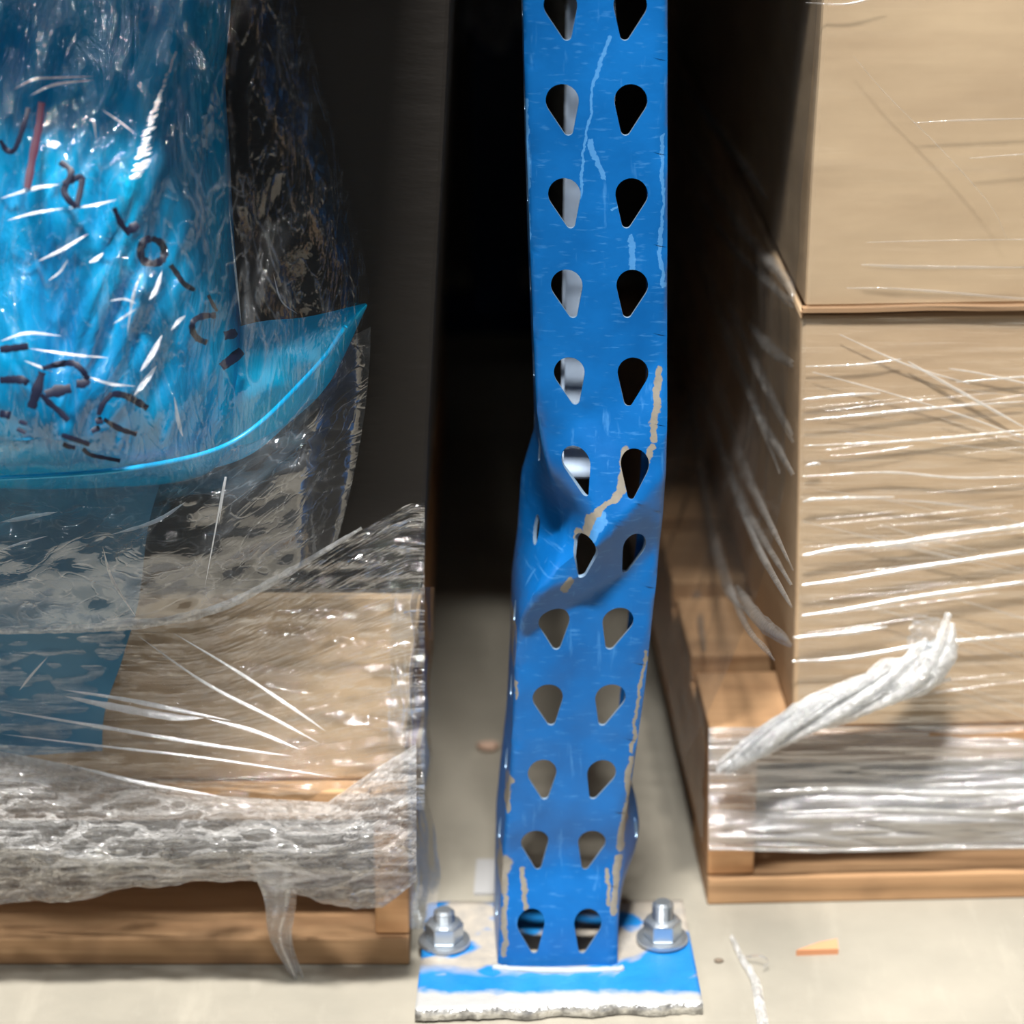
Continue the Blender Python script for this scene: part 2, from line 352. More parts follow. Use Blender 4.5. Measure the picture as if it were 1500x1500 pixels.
def slot(): return [(3.6*math.cos(a)*1.0, 7.5*math.sin(a)) for a in [2*math.pi*k/32 for k in range(32)]]
def cell(bm, outline, rect, fn, rings=5, per=8):
    x0, x1, y0, y1 = rect; rb = []
    for k in range(per): rb.append((x1, y0+(y1-y0)*k/per))
    for k in range(per): rb.append((x1-(x1-x0)*k/per, y1))
    for k in range(per): rb.append((x0, y1-(y1-y0)*k/per))
    for k in range(per): rb.append((x0+(x1-x0)*k/per, y0))
    c = (sum(p[0] for p in outline)/len(outline), sum(p[1] for p in outline)/len(outline))
    n = len(rb); ang = lambda p: math.atan2(p[1]-c[1], p[0]-c[0])
    best = min(range(n), key=lambda s: sum((math.hypot(outline[k][0]-c[0]-.5*(rb[(k+s) % n][0]-c[0]), outline[k][1]-c[1]-.5*(rb[(k+s) % n][1]-c[1])))**2 for k in range(n)))
    rows = []
    for j in range(rings+1):
        w_ = j/rings; rows.append([bm.verts.new(fn(outline[k][0]*(1-w_)+rb[(k+best) % n][0]*w_, outline[k][1]*(1-w_)+rb[(k+best) % n][1]*w_)) for k in range(n)])
    for a, b_ in zip(rows, rows[1:]):
        for k in range(n): bm.faces.new((a[k], a[(k+1) % n], b_[(k+1) % n], b_[k]))
bm = bmesh.new()
T0, T1 = -11, 11
for r in range(T0, T1+1):
    for sd in (-1, 1):
        o_ = [(x + sd*18.4, y) for x, y in drop(sd)]
        rect = (-W2, 0, -PIT/2, PIT/2) if sd < 0 else (0, W2, -PIT/2, PIT/2)
        cell(bm, o_, rect, lambda x, y, r=r: place(x/W2, r - y/PIT))
        o2 = [(28+x, y+ (0)) for x, y in slot()]
        cell(bm, o2, (0, 68, -PIT/2, PIT/2), lambda x, y, r=r, sd=sd: place_side(sd, x/68, r - y/PIT), 3)
# plain strip under the lowest row, and the folded rear lips
for k in range(16):
    for j in range(2):
        t0, t1 = 11.5+.15*j, 11.5+.15*(j+1)+(.2 if j else 0)
        s0, s1 = -1+k/8, -1+(k+1)/8
        bm.faces.new([bm.verts.new(place(a, b_)) for a, b_ in ((s0, t0), (s1, t0), (s1, t1), (s0, t1))])
for sd in (-1, 1):
    for k in range(8):
        for j in range(2):
            t0, t1 = 11.5+.15*j, 11.5+.15*(j+1)+(.2 if j else 0)
            bm.faces.new([bm.verts.new(place_side(sd, a, b_)) for a, b_ in ((k/8, t0), ((k+1)/8, t0), ((k+1)/8, t1), (k/8, t1))])
    ts = [T0-.5 + i*.25 for i in range(int((T1+1-T0)*4)+1)] + [11.95]
    for a, b_ in zip(ts, ts[1:]):
        p, q = place_side(sd, 1, a), place_side(sd, 1, b_); l = Vector((-sd*.006, .001, 0))
        bm.faces.new([bm.verts.new(v) for v in (p, p+l, q+l, q)])
bmesh.ops.remove_doubles(bm, verts=bm.verts, dist=.00025)
bmesh.ops.recalc_face_normals(bm, faces=bm.faces)
fr = min(bm.faces, key=lambda f: (f.calc_center_median() - P(872, 230)).length)
if fr.normal.y > 0: bmesh.ops.reverse_faces(bm, faces=bm.faces)
post = obj('post', bm, [M_blue, M_rim], rack)
so = post.modifiers.new('sheet', 'SOLIDIFY'); so.thickness = .0024; so.offset = -1; so.material_offset_rim = 1; so.use_rim = True
es = post.modifiers.new('edge', 'EDGE_SPLIT'); es.split_angle = math.radians(50)
# base plate
pl = [G(608, 1482, .008), G(1030, 1470, .008), G(1000, 1318, .008), G(626, 1322, .008)]
def plate_pt(u, v):
    a = pl[0].lerp(pl[1], u); b_ = pl[3].lerp(pl[2], u); p = a.lerp(b_, v)
    if v < .04: p += Vector((0, .003*nz(u*9, 1, 2)+.0012*nz(u*40, 3, 2), 0))
    p.z += .0014*nz(u*4, v*4, 8) + .0018*(1-u)*(1-v); return p
pb = sheet('base_plate', plate_pt, 60, 24, [M_plate, M_steel], rack)
bmm = bmesh.new(); bmm.from_mesh(pb.data); bmesh.ops.recalc_face_normals(bmm, faces=bmm.faces)
bmm.faces.ensure_lookup_table()
if bmm.faces[0].normal.z < 0: bmesh.ops.reverse_faces(bmm, faces=bmm.faces)
bmm.to_mesh(pb.data); bmm.free()
so = pb.modifiers.new('t', 'SOLIDIFY'); so.thickness = .0075; so.offset = -1; so.material_offset_rim = 1
pb['label'] = 'flat foot plate with worn light blue paint and chipped bright edge'
bm = bmesh.new(); wp = [G(722, 1418, .009), G(760, 1421, .009), G(830, 1423, .009), G(900, 1421, .009), G(912, 1418, .009)]
tube(bm, wp, lambda t: .0022+.0008*nz(t*30, 1, 1), 10, 8, 1.0, .2, 200)
obj('weld_bead', bm, principled('worn_weld', rgb(150, 160, 165), .6), rack)
for (px, py, hh) in ((651, 1380, .0225), (970, 1376, .027)):
    g = G(px, py, .009)
    bm = bmesh.new(); cyl(bm, g + Vector((0, 0, .003)), .0122, .011, 6); cyl(bm, g + Vector((0, 0, .014)), .0112, .0015, 24, .0085)
    bo = bevel(obj('anchor_nut', bm, M_zinc, rack, False), .0008)
    bo['label'] = 'zinc plated hexagon nut'
    bm = bmesh.new(); cyl(bm, g, .0165, .0028, 28, .0160); bevel(obj('washer', bm, M_zinc, bo, False), .0005)
    bm = bmesh.new(); z = 0
    while z < hh-.014-.003: cyl(bm, g + Vector((0, 0, .014+z)), .0068, .0009, 16, .0060); z += .0009; cyl(bm, g + Vector((0, 0, .014+z)), .0060, .0009, 16, .0068); z += .0009
    cyl(bm, g + Vector((0, 0, .014+z)), .0064, .002, 16, .0048)
    obj('stud', bm, M_zinc, bo, False)
# diagonal brace running back and up from inside the post
bm = bmesh.new(); a0 = P(866, 700, .05); a0 = Vector((.0440, .05, a0.z)); a1 = Vector((.0780, 1.30, a0.z+1.05)); wv = .031
dv = (a1-a0).normalized(); nn_ = Vector((1, 0, 0)); uu = dv.cross(nn_).normalized()
for (o1, o2, q1, q2) in ((-.0155, .0155, -.001, .001), (-.0155, -.0135, -.012, .001), (.0135, .0155, -.012, .001)):
    hexa(bm, [e + nn_*x_ + uu*y_ for e in (a0, a1) for x_, y_ in ((o1, q1), (o2, q1), (o2, q2), (o1, q2))])
bmesh.ops.recalc_face_normals(bm, faces=bm.faces)
obj('diagonal_brace', bm, M_galv, rack, False)['label'] = 'pale galvanised brace seen through the holes'
# rear post of the same frame
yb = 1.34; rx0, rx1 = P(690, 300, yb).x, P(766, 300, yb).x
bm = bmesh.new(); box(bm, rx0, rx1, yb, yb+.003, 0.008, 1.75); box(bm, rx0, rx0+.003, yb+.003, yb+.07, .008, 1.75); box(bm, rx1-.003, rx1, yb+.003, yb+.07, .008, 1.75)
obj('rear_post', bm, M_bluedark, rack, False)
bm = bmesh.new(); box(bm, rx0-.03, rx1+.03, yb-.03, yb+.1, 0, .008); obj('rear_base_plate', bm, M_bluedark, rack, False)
# film rag on the rear post
def rag(u, v):
    a = 2*math.pi*u; cx = (rx0+rx1)/2; r = .042+.010*nz(u*9 % 9, v*3, 1)+.004*math.cos(a*9+v*3)
    zb = P(720, 62, yb-.02).z + .012*math.sin(a*5)+.02*nz(math.cos(a)*2, math.sin(a)*2, 4)
    return Vector((cx + r*math.cos(a), yb+.035 + (r+.02)*math.sin(a), zb + .5*v))
tag(sheet('plastic_wrap_scrap', rag, 72, 20, F_knot), 'bunched clear plastic wrapped round the dark rear post behind the dented upright', 'plastic wrap')

# ------------------------------------------------------------------ pallets
def pallet(label, T, x0, x1, ends, dep=1.0, H=.12):
    t = thing('wooden_pallet', label, 'pallet', T(Vector((ends[0], 0, 0))), 'wooden pallets under the wrapped loads')
    for k in range(3):
        bm = bmesh.new(); yy = k*(dep-.09)/2; box(bm, x0, x1, yy, yy+.09, 0, .019, T); bevel(obj('bottom_board', bm, M_wood, t, False), .0015)
    for e, w_ in ((ends[0], ends[1]), ((x0+x1)/2, .035), ((x0 if ends[0] > 0 - 1 and ends[2] > 0 else x1-.035) if False else (x0 if ends[2] > 0 else x1-.035), .035)):
        bm = bmesh.new(); box(bm, e, e+w_, .004, dep, .0195, .0995, T); bevel(obj('stringer', bm, M_woodend, t, False), .0015)
    n = 8
    for k in range(n):
        bm = bmesh.new(); yy = k*(dep-.1)/(n-1); box(bm, x0, x1, yy, yy+.1, .10, H, T); bevel(obj('top_board', bm, M_wood, t, False), .0015)
    return t
Lc = G(600, 1414); TL = lambda p: Vector((p.x, p.y + Lc.y, p.z))
pallet('wooden pallet under the brown boxes left of the blue upright, at the blue bag', TL, Lc.x-1.0, Lc.x, (Lc.x-.021, .021, 1))
Rc = G(1036, 1326); ANG = math.radians(2.6)
def TR(p):
    q = Vector((p.x-Rc.x, p.y, p.z)); c, s = math.cos(ANG), math.sin(ANG)
    return Vector((Rc.x + q.x*c - q.y*s, Rc.y + q.x*s + q.y*c, p.z))
pallet('wooden pallet under the two tan boxes right of the blue upright', TR, Rc.x, Rc.x+1.0, (Rc.x, .030, -1))

# ------------------------------------------------------------------ cartons
def carton(label, pts, m, group, cat='box'):
    bm = bmesh.new(); hexa(bm, pts); bmesh.ops.recalc_face_normals(bm, faces=bm.faces)
    bmesh.ops.subdivide_edges(bm, edges=bm.edges, cuts=9, use_grid_fill=True)
    for v in bm.verts:
        v.co += Vector((.0012*nz(v.co.x*9, v.co.y*9, v.co.z*9), .0025*nz(v.co.x*7+5, v.co.y*7, v.co.z*7), 0))
    o = bevel(obj('cardboard_box', bm, m, None, False), .003); tag(o, label, cat, group); return o
def rbox(x0, y0, z0, z1, w_=.9, d=.9, dx=0.0):
    return [TR(Vector(p)) for p in ((x0, y0, z0), (x0+w_, y0, z0), (x0+w_, y0+d, z0), (x0, y0+d, z0), (x0+dx, y0-.004, z1), (x0+w_, y0-.004, z1), (x0+w_, y0+d, z1), (x0+dx, y0+d, z1))]
def find_x(px, py, Y):  return P(px, py, Y).x
yR = Rc.y+.006
zs = P(1178, 458, yR).z                      # seam between the two right boxes
xa = find_x(1163, 1080, yR); xb = find_x(1174, 462, yR)
b1 = carton('lower tan cardboard box under tight clear film right of the upright', rbox(xa, .0085, .1205, zs-.001, dx=xb-xa), M_card, 'boxes on the right pallet')
xc = find_x(1180, 452, yR)
b2 = carton('upper tan cardboard box on top of the right pallet load', rbox(xc, .005, zs+.002, .77, dx=find_x(1203, 0, yR)-xc + .004), M_card2, 'boxes on the right pallet')
# seam flap edges on both boxes
for (o_, dz, y_) in ((b1, -.0025, .0068), (b2, .0022, .0025)):
    bm = bmesh.new(); n = 40; rows = []
    for i in range(n+1):
        x_ = xc - .002 + .6*i/n; q = TR(Vector((x_, y_, zs+dz))); ww = .0012*nz(i*.3, dz*900, 0)
        rows.append([bm.verts.new(q + Vector((0, -.002, ww+.0013))), bm.verts.new(q + Vector((0, -.0022, ww-.0013))), bm.verts.new(q + Vector((0, .004, ww-.0013))), bm.verts.new(q + Vector((0, .004, ww+.0013)))])
    for a, b_ in zip(rows, rows[1:]):
        for k in range(4): bm.faces.new((a[k], a[(k+1) % 4], b_[(k+1) % 4], b_[k]))
    bmesh.ops.recalc_face_normals(bm, faces=bm.faces)
    obj('flap_edge', bm, M_edge, o_, False)
# left boxes
yL = Lc.y+.014
def lbox(pxb, pyb, pxt, z0, z1, x0=-1.05, d=.9, y0=yL):
    xb_ = P(pxb, pyb, y0).x; xt = P(pxt, pyz(z1), y0).x
    return [Vector(p) for p in ((x0, y0, z0), (xb_, y0, z0), (xb_, y0+d, z0), (x0, y0+d, z0), (x0, y0, z1), (xt, y0, z1), (xt, y0+d, z1), (x0, y0+d, z1))]
zl = P(600, 868, yL).z
carton('brown cardboard box resting on the left pallet below the blue bag', lbox(590, 1168, 618, .1205, zl-.001), M_card, 'boxes on the left pallet')
carton('upper box of the left load, its shade put into a near black colour', lbox(618, 868, 682, zl+.001, .76), M_shade, 'boxes on the left pallet')
# added unseen shelf levels, beams, decks and boxes above, placed to cast shade below
added_shelfs = (('left', -1.7, -.03, .05), ('right', .1, 1.8, .052))
for sd, a, b_, mid in added_shelfs:
    t = thing('unseen_shelf', 'unseen shelf level added above the %s load to cast shade' % sd, 'shelf', (a, .0, .79), 'unseen shelf levels added for shade')
    bm = bmesh.new(); box(bm, a, b_, .03, .075, .79, .89); bevel(obj('shade_beam', bm, M_blue, t, False), .003)
    bm = bmesh.new(); box(bm, a, b_, .078, .14, .85, .872); box(bm, *((a, mid) if sd == 'left' else (mid, b_)), .14, 1.55, .85, .872); obj('shade_deck', bm, M_wood, t, False)
def bx8(x0, x1, y0, y1, z0, z1): return [Vector(p) for p in ((x0, y0, z0), (x1, y0, z0), (x1, y1, z0), (x0, y1, z0), (x0, y0, z1), (x1, y0, z1), (x1, y1, z1), (x0, y1, z1))]
carton('unseen cardboard box added above the left load, leaning out to cast shade', bx8(-1.5, -.035, -.240, .9, .892, 1.5), M_card, 'unseen boxes added for shade')  # added overhang, sized for the shadow it throws on the left load
carton('unseen cardboard box added above the right load to cast shade', bx8(.12, 1.3, .0, .9, .892, 1.5), M_card, 'unseen boxes added for shade')

# ------------------------------------------------------------------ blue bag
def outline(pts, n=160):
    v = [Vector((a, b_, 0)) for a, b_ in pts]; v = v + v[:1]; L = [0]
    c = catmull(v, 12)
    for a, b_ in zip(c, c[1:]): L.append(L[-1]+(b_-a).length)
    out = []; j = 0
    for k in range(n):
        d = L[-1]*k/n
        while L[j+1] < d: j += 1
        out.append(c[j].lerp(c[j+1], (d-L[j])/(L[j+1]-L[j]+1e-9)))
    return out
BC = Vector((70, 640, 0))
BO = outline([(330, -120), (338, 0), (330, 110), (336, 220), (342, 330), (350, 440), (358, 540), (350, 620), (318, 684), (250, 708), (120, 716), (0, 716), (-150, 712), (-330, 640), (-380, 400), (-380, 100), (-320, -120), (0, -170)])
def bag_y(r, q, y0, B, sd): return y0 - sd*B*max(0, 1-r**1.6)**.62
def pillow(name, OUT, cen, y0, B, m, parent=None, nr=40, wr=0.0, Bb=.02, back=True):
    bm = bmesh.new(); uvl = bm.loops.layers.uv.new('UVMap'); n = len(OUT); R = {}
    for sd in ((1, -1) if back else (1,)):
        for j in range(1, nr+1):
            r = (j/nr)**.8 if j < nr else 1
            for k in range(n):
                if sd < 0 and j == nr: R[(sd, j, k)] = R[(1, j, k)]; continue
                q = cen.lerp(OUT[k], r); y = bag_y(r, q, y0, B if sd > 0 else Bb, sd)
                f = wr*(1-r**6); y += f*(nz(q.x/60, q.y/160, 3)+.5*nz(q.x/25+q.y/60, q.y/90, 7)+.3*nz(q.x/12, q.y/50, 1)) if sd > 0 else 0
                R[(sd, j, k)] = (bm.verts.new(P(q.x, q.y, y)), q)
        c = (bm.verts.new(P(cen.x, cen.y, bag_y(0, 0, y0, B if sd > 0 else Bb, sd))), cen)
        def F_(vs):
            f = bm.faces.new([v[0] for v in vs])
            for l, v in zip(f.loops, vs): l[uvl].uv = (v[1].x/600, v[1].y/600)
        for k in range(n):
            F_((c, R[(sd, 1, k)], R[(sd, 1, (k+1) % n)]))
            for j in range(1, nr): F_((R[(sd, j, k)], R[(sd, j+1, k)], R[(sd, j+1, (k+1) % n)], R[(sd, j, (k+1) % n)]))
    bmesh.ops.recalc_face_normals(bm, faces=bm.faces)
    return obj(name, bm, m, parent)
yB = yL-.030
bagT = thing('blue_plastic_bag', 'bright blue plastic bag bulging from the front of the left load under clear film', 'bag', P(40, 712, yB))
pillow('bag_body', BO, BC, yB, .110, M_bag, bagT, wr=.010, Bb=.018)
def flap(u, v):
    t = catmull([Vector((150, 560, 0)), Vector((345, 480, 0)), Vector((450, 464, 0)), Vector((536, 444, 0))], 10); c = catmull([Vector((150, 716, 0)), Vector((340, 678, 0)), Vector((425, 618, 0)), Vector((484, 558, 0)), Vector((538, 448, 0))], 10)
    def at(cc): k = u*(len(cc)-1); i = min(len(cc)-2, int(k)); return cc[i].lerp(cc[i+1], k-i)
    q = at(t).lerp(at(c), v); e = sm(150, 420, q.x)
    return P(q.x, q.y, yB + .004 - .012*e - .018*e*math.sin(math.pi*v) + .004*nz(q.x/60, q.y/40, 2))
sheet('bag_flap', flap, 60, 30, M_bag, bagT)['label'] = 'flat welded corner of the bag pointing right'
bm = bmesh.new()
def bsurf(px, py, off=.004, y0=None, B=.110, O=None, cen=None, wr=.010):      # point just in front of the bag surface
    O = O or BO; cen = cen or BC; q = Vector((px, py, 0)); d = q-cen; a = math.atan2(d.y, d.x); best = None
    for p, p2 in zip(O, O[1:]+O[:1]):                     # outline radius in that direction
        e, f = p-cen, p2-cen; cr = e.x*f.y-e.y*f.x
        s = d.x*f.y-d.y*f.x; t = e.x*d.y-e.y*d.x
        if abs(cr) > 1e-6 and s/cr >= -1e-6 and t/cr >= -1e-6: best = 1/max(1e-6, (s+t)/cr) ; break
    r = min(1, 1/best) if best else 1
    y = bag_y(r, q, yB if y0 is None else y0, B, 1) + wr*(1-r**6)*(nz(q.x/60, q.y/160, 3)+.5*nz(q.x/25+q.y/60, q.y/90, 7)+.3*nz(q.x/12, q.y/50, 1))
    return P(px, py, y-off)
edge = [(506, 478), (478, 520), (440, 562), (390, 612), (345, 645), (300, 664), (240, 678), (160, 690), (70, 697), (-40, 702)]
tube(bm, [P(a, b_, yB - .036 - .05*(1-sm(150, 420, a))) for a, b_ in edge], .0014, 8, 8)
obj('seam', bm, M_bagedge, bagT)['label'] = 'bright cyan welded bottom seam'
# lower blue layer hanging in front of the box
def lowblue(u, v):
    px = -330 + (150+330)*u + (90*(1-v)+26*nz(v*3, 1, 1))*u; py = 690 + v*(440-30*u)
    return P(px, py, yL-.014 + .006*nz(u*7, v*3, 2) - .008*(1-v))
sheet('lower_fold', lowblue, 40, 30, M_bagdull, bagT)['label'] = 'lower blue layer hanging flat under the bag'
FO = outline([(420, -120), (440, 0), (470, 120), (505, 260), (530, 360), (541, 440), (532, 510), (486, 580), (430, 640), (360, 694), (260, 722), (120, 730), (0, 730), (-150, 726), (-350, 650), (-400, 400), (-400, 100), (-340, -140), (0, -190)])

# ------------------------------------------------------------------ left stretch wrap
wl = thing('stretch_wrap', 'loose clear stretch wrap with black marker writing around the left load and blue bag', 'plastic wrap', P(300, 1290, yL-.02), 'clear stretch wrap on the loads')
pillow('bag_film', FO, BC, yB, .124, F_bag, wl, wr=.012, Bb=.01, back=False)
def hemy(px): return table([(-300, 926), (0, 926), (120, 922), (240, 913), (330, 888), (420, 842), (520, 780), (600, 735)])(px)
topy = table([(-300, 700), (0, 700), (200, 690), (320, 660), (420, 590), (500, 500), (560, 470), (600, 470)])
def skirt(u, v):
    px = -300+843*u - 50*v*v*u**6; t = topy(px); py = t + (hemy(px)-t)*v
    y = yL - .030 - .030*math.sin(math.pi*min(1, v*1.0))*(1-.6*u) - .006 + .010*nz(px/85, py/60, 5) + .0022*nz(px/34+py/50, py/26, 6)
    y = min(y, yL-.006); y += (yL-.006-y)*sm(.88, 1, u); return P(px, py, y)
sheet('loose_skirt', skirt, 160, 60, F_skirt, wl)
bm = bmesh.new(); ribbon(bm, [P(x, hemy(x)-1, yL-.038+.00004*x) for x in (-200, 0, 90, 180, 260, 330, 400, 470, 530)], .0055, n=10, taper=.7, arch=.3)
obj('skirt_hem', bm, F_knot, wl)
def lower(u, v):
    px = -300 + 922*u; tp_ = min(905, hemy(px)+2); py = tp_ + (1185-tp_)*v + 20*(1-u)*v
    return P(px, py, min(yL-.003, yL-.012 + .006*nz(px/90, py/16, 5) + .003*nz(px/30, py/12, 6)-.008*(1-u)))
sheet('low_film', lower, 90, 90, F_low, wl)
def crumple(u, v):
    px = -300 + 910*u; top = table([(-300, 1090), (0, 1100), (150, 1130), (300, 1165), (480, 1175), (560, 1120), (610, 1090)])(px)
    bot = table([(-300, 1300), (0, 1325), (120, 1318), (250, 1292), (350, 1290), (440, 1310), (520, 1335), (560, 1330), (610, 1290)])(px) + 12*nz(px/70, 1, 1)+3*nz(px/21, 1, 1)
    py = top+(bot-top)*v
    d = .010 + .016*(1-2*abs(nz(px/75+py/60, py/26, 9)))*.5 + .006*(1-2*abs(nz(px/30, py/14, 2)))*.5 + .004
    d += .004*nz(px/120, py/7, 4)
    d += .008*sm(1200, 1240, py)*(1-sm(1250, 1290, py))
    return P(px, py, Lc.y+.002 - d*(.2+1.9*math.sin(math.pi*min(1, .05+.8*v**.8))))
sheet('crumpled_band', crumple, 260, 80, F_crump, wl)['label'] = 'white crumpled film bunched round the pallet edge'
def corner(u, v):                            # film down the right corner of the load
    pyy = 860+500*v; t = u
    px = 572 + 48*t*1.0 + 14*math.sin(math.pi*.5*t) + (18*sm(1150, 1290, pyy)-10) + 5*nz(t*3, v*9, 1) + 12*(1-v)
    return P(px, pyy, yL - .006 + .05*max(0, t-.45) - .004*nz(t*6, v*8, 3))
sheet('corner_film', corner, 20, 80, F_top, wl)
def tail(u, v):
    px = 395 + 60*(u-.5)*(1-.72*v) + 40*sm(0, 1, v)*.9 + 9*math.sin(v*7); py = 1270+165*v
    return P(px, py, Lc.y-.014 - .006*math.sin(u*9+v*5) - .004*nz(u*4, v*7, 1))
sheet('hanging_tail', tail, 14, 40, F_band, wl)
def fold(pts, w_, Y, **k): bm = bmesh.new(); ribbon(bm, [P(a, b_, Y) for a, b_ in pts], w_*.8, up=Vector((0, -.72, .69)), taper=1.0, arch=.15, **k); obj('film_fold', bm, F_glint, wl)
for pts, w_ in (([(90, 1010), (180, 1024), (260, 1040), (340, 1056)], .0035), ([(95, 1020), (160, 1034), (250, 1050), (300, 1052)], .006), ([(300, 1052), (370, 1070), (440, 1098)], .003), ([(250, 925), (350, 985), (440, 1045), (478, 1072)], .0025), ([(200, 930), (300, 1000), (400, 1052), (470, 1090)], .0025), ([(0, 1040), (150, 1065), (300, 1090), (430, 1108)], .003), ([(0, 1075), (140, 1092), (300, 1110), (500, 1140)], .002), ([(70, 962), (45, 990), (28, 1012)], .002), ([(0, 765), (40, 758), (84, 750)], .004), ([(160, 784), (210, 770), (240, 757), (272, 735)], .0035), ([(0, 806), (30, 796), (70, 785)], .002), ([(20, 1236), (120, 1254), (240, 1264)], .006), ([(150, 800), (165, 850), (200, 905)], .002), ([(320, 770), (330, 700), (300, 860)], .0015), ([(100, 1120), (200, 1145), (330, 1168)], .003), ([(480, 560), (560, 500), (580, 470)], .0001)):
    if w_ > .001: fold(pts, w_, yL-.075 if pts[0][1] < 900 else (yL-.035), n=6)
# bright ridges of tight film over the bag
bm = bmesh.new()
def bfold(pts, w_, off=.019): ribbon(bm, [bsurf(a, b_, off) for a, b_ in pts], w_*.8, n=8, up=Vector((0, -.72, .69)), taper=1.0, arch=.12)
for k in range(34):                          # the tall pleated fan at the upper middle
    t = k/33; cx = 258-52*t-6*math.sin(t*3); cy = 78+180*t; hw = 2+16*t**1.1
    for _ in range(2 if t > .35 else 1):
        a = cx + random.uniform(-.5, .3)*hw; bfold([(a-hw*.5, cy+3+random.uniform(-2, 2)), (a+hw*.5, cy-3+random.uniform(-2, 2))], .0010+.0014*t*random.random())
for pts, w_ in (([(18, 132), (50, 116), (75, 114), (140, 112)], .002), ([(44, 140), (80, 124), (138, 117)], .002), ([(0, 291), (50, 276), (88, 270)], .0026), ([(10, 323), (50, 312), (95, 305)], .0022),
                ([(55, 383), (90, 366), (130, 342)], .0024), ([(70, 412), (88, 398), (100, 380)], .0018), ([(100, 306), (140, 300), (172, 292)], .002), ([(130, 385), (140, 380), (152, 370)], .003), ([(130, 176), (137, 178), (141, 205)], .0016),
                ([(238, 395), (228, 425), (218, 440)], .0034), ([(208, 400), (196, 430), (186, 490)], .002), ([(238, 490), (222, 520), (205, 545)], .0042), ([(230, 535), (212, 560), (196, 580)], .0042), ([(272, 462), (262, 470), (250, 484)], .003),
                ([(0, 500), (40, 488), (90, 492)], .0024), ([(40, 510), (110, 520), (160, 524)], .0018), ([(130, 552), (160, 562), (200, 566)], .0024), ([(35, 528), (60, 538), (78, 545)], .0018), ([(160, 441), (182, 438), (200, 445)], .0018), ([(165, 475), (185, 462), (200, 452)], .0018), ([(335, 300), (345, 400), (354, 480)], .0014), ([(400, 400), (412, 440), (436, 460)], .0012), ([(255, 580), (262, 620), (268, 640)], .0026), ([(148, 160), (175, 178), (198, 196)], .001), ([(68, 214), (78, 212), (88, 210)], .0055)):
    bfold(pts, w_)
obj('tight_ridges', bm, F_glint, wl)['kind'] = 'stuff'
# marker writing on the film
def ink(strokes, m, nm, lab):
    for w_, pts in strokes:
        bm = bmesh.new(); ribbon(bm, [bsurf(a, b_, .0205) for a, b_ in pts], w_, n=5, arch=.08, taper=.15); obj(nm, bm, m, wl)['label'] = lab
ink([(.0028, [(0, 205), (10, 220), (22, 218), (36, 180), (42, 158)]), (.0035, [(88, 237), (104, 252), (94, 278), (100, 292), (112, 304)]), (.0035, [(92, 270), (104, 264), (120, 262), (112, 304)]),
     (.0030, [(167, 304), (176, 325), (188, 342)]), (.0045, [(184, 342), (194, 334), (202, 328)]), (.0042, [(222, 349), (236, 356), (241, 370), (236, 382), (222, 386), (209, 380), (206, 366), (212, 353), (222, 349)]),
     (.0028, [(250, 388), (260, 402), (270, 416), (285, 425)]), (.0020, [(305, 432), (312, 446), (318, 456)]), (.0034, [(316, 462), (298, 463), (284, 470), (282, 484), (290, 496), (303, 502)]), (.005, [(328, 492), (338, 490), (346, 486)]), (.0055, [(354, 514), (340, 526), (324, 538)]),
     (.0052, [(62, 545), (54, 572), (46, 598)]), (.0034, [(62, 540), (84, 534), (106, 532), (120, 542), (129, 556)]), (.0046, [(130, 556), (122, 562), (112, 562)]), (.0055, [(66, 578), (84, 573), (104, 569)]), (.0030, [(60, 578), (72, 590), (86, 602), (100, 616)]),
     (.0040, [(0, 512), (20, 510), (42, 507)]), (.0044, [(0, 557), (20, 556), (34, 557), (41, 562)]), (.0040, [(0, 606), (8, 607), (15, 609)]), (.0032, [(144, 608), (152, 590), (165, 576)]), (.0038, [(164, 577), (182, 579), (200, 588), (216, 598)]),
     (.0040, [(140, 618), (150, 615)]), (.0030, [(152, 614), (175, 628), (200, 636)]), (.0030, [(134, 632), (146, 626)]), (.0028, [(90, 637), (108, 643), (131, 651)]), (.0026, [(92, 650), (100, 654), (110, 656)]), (.0024, [(121, 657), (132, 666), (150, 670), (176, 675)]), (.0024, [(28, 617), (40, 621)]), (.0024, [(25, 628), (38, 634)])],
    M_ink, 'marker_stroke', 'black felt marker stroke')
ink([(.0042, [(61, 150), (56, 190), (47, 235), (40, 276)])], M_inkred, 'red_marker_stroke', 'faded dark red marker stroke')

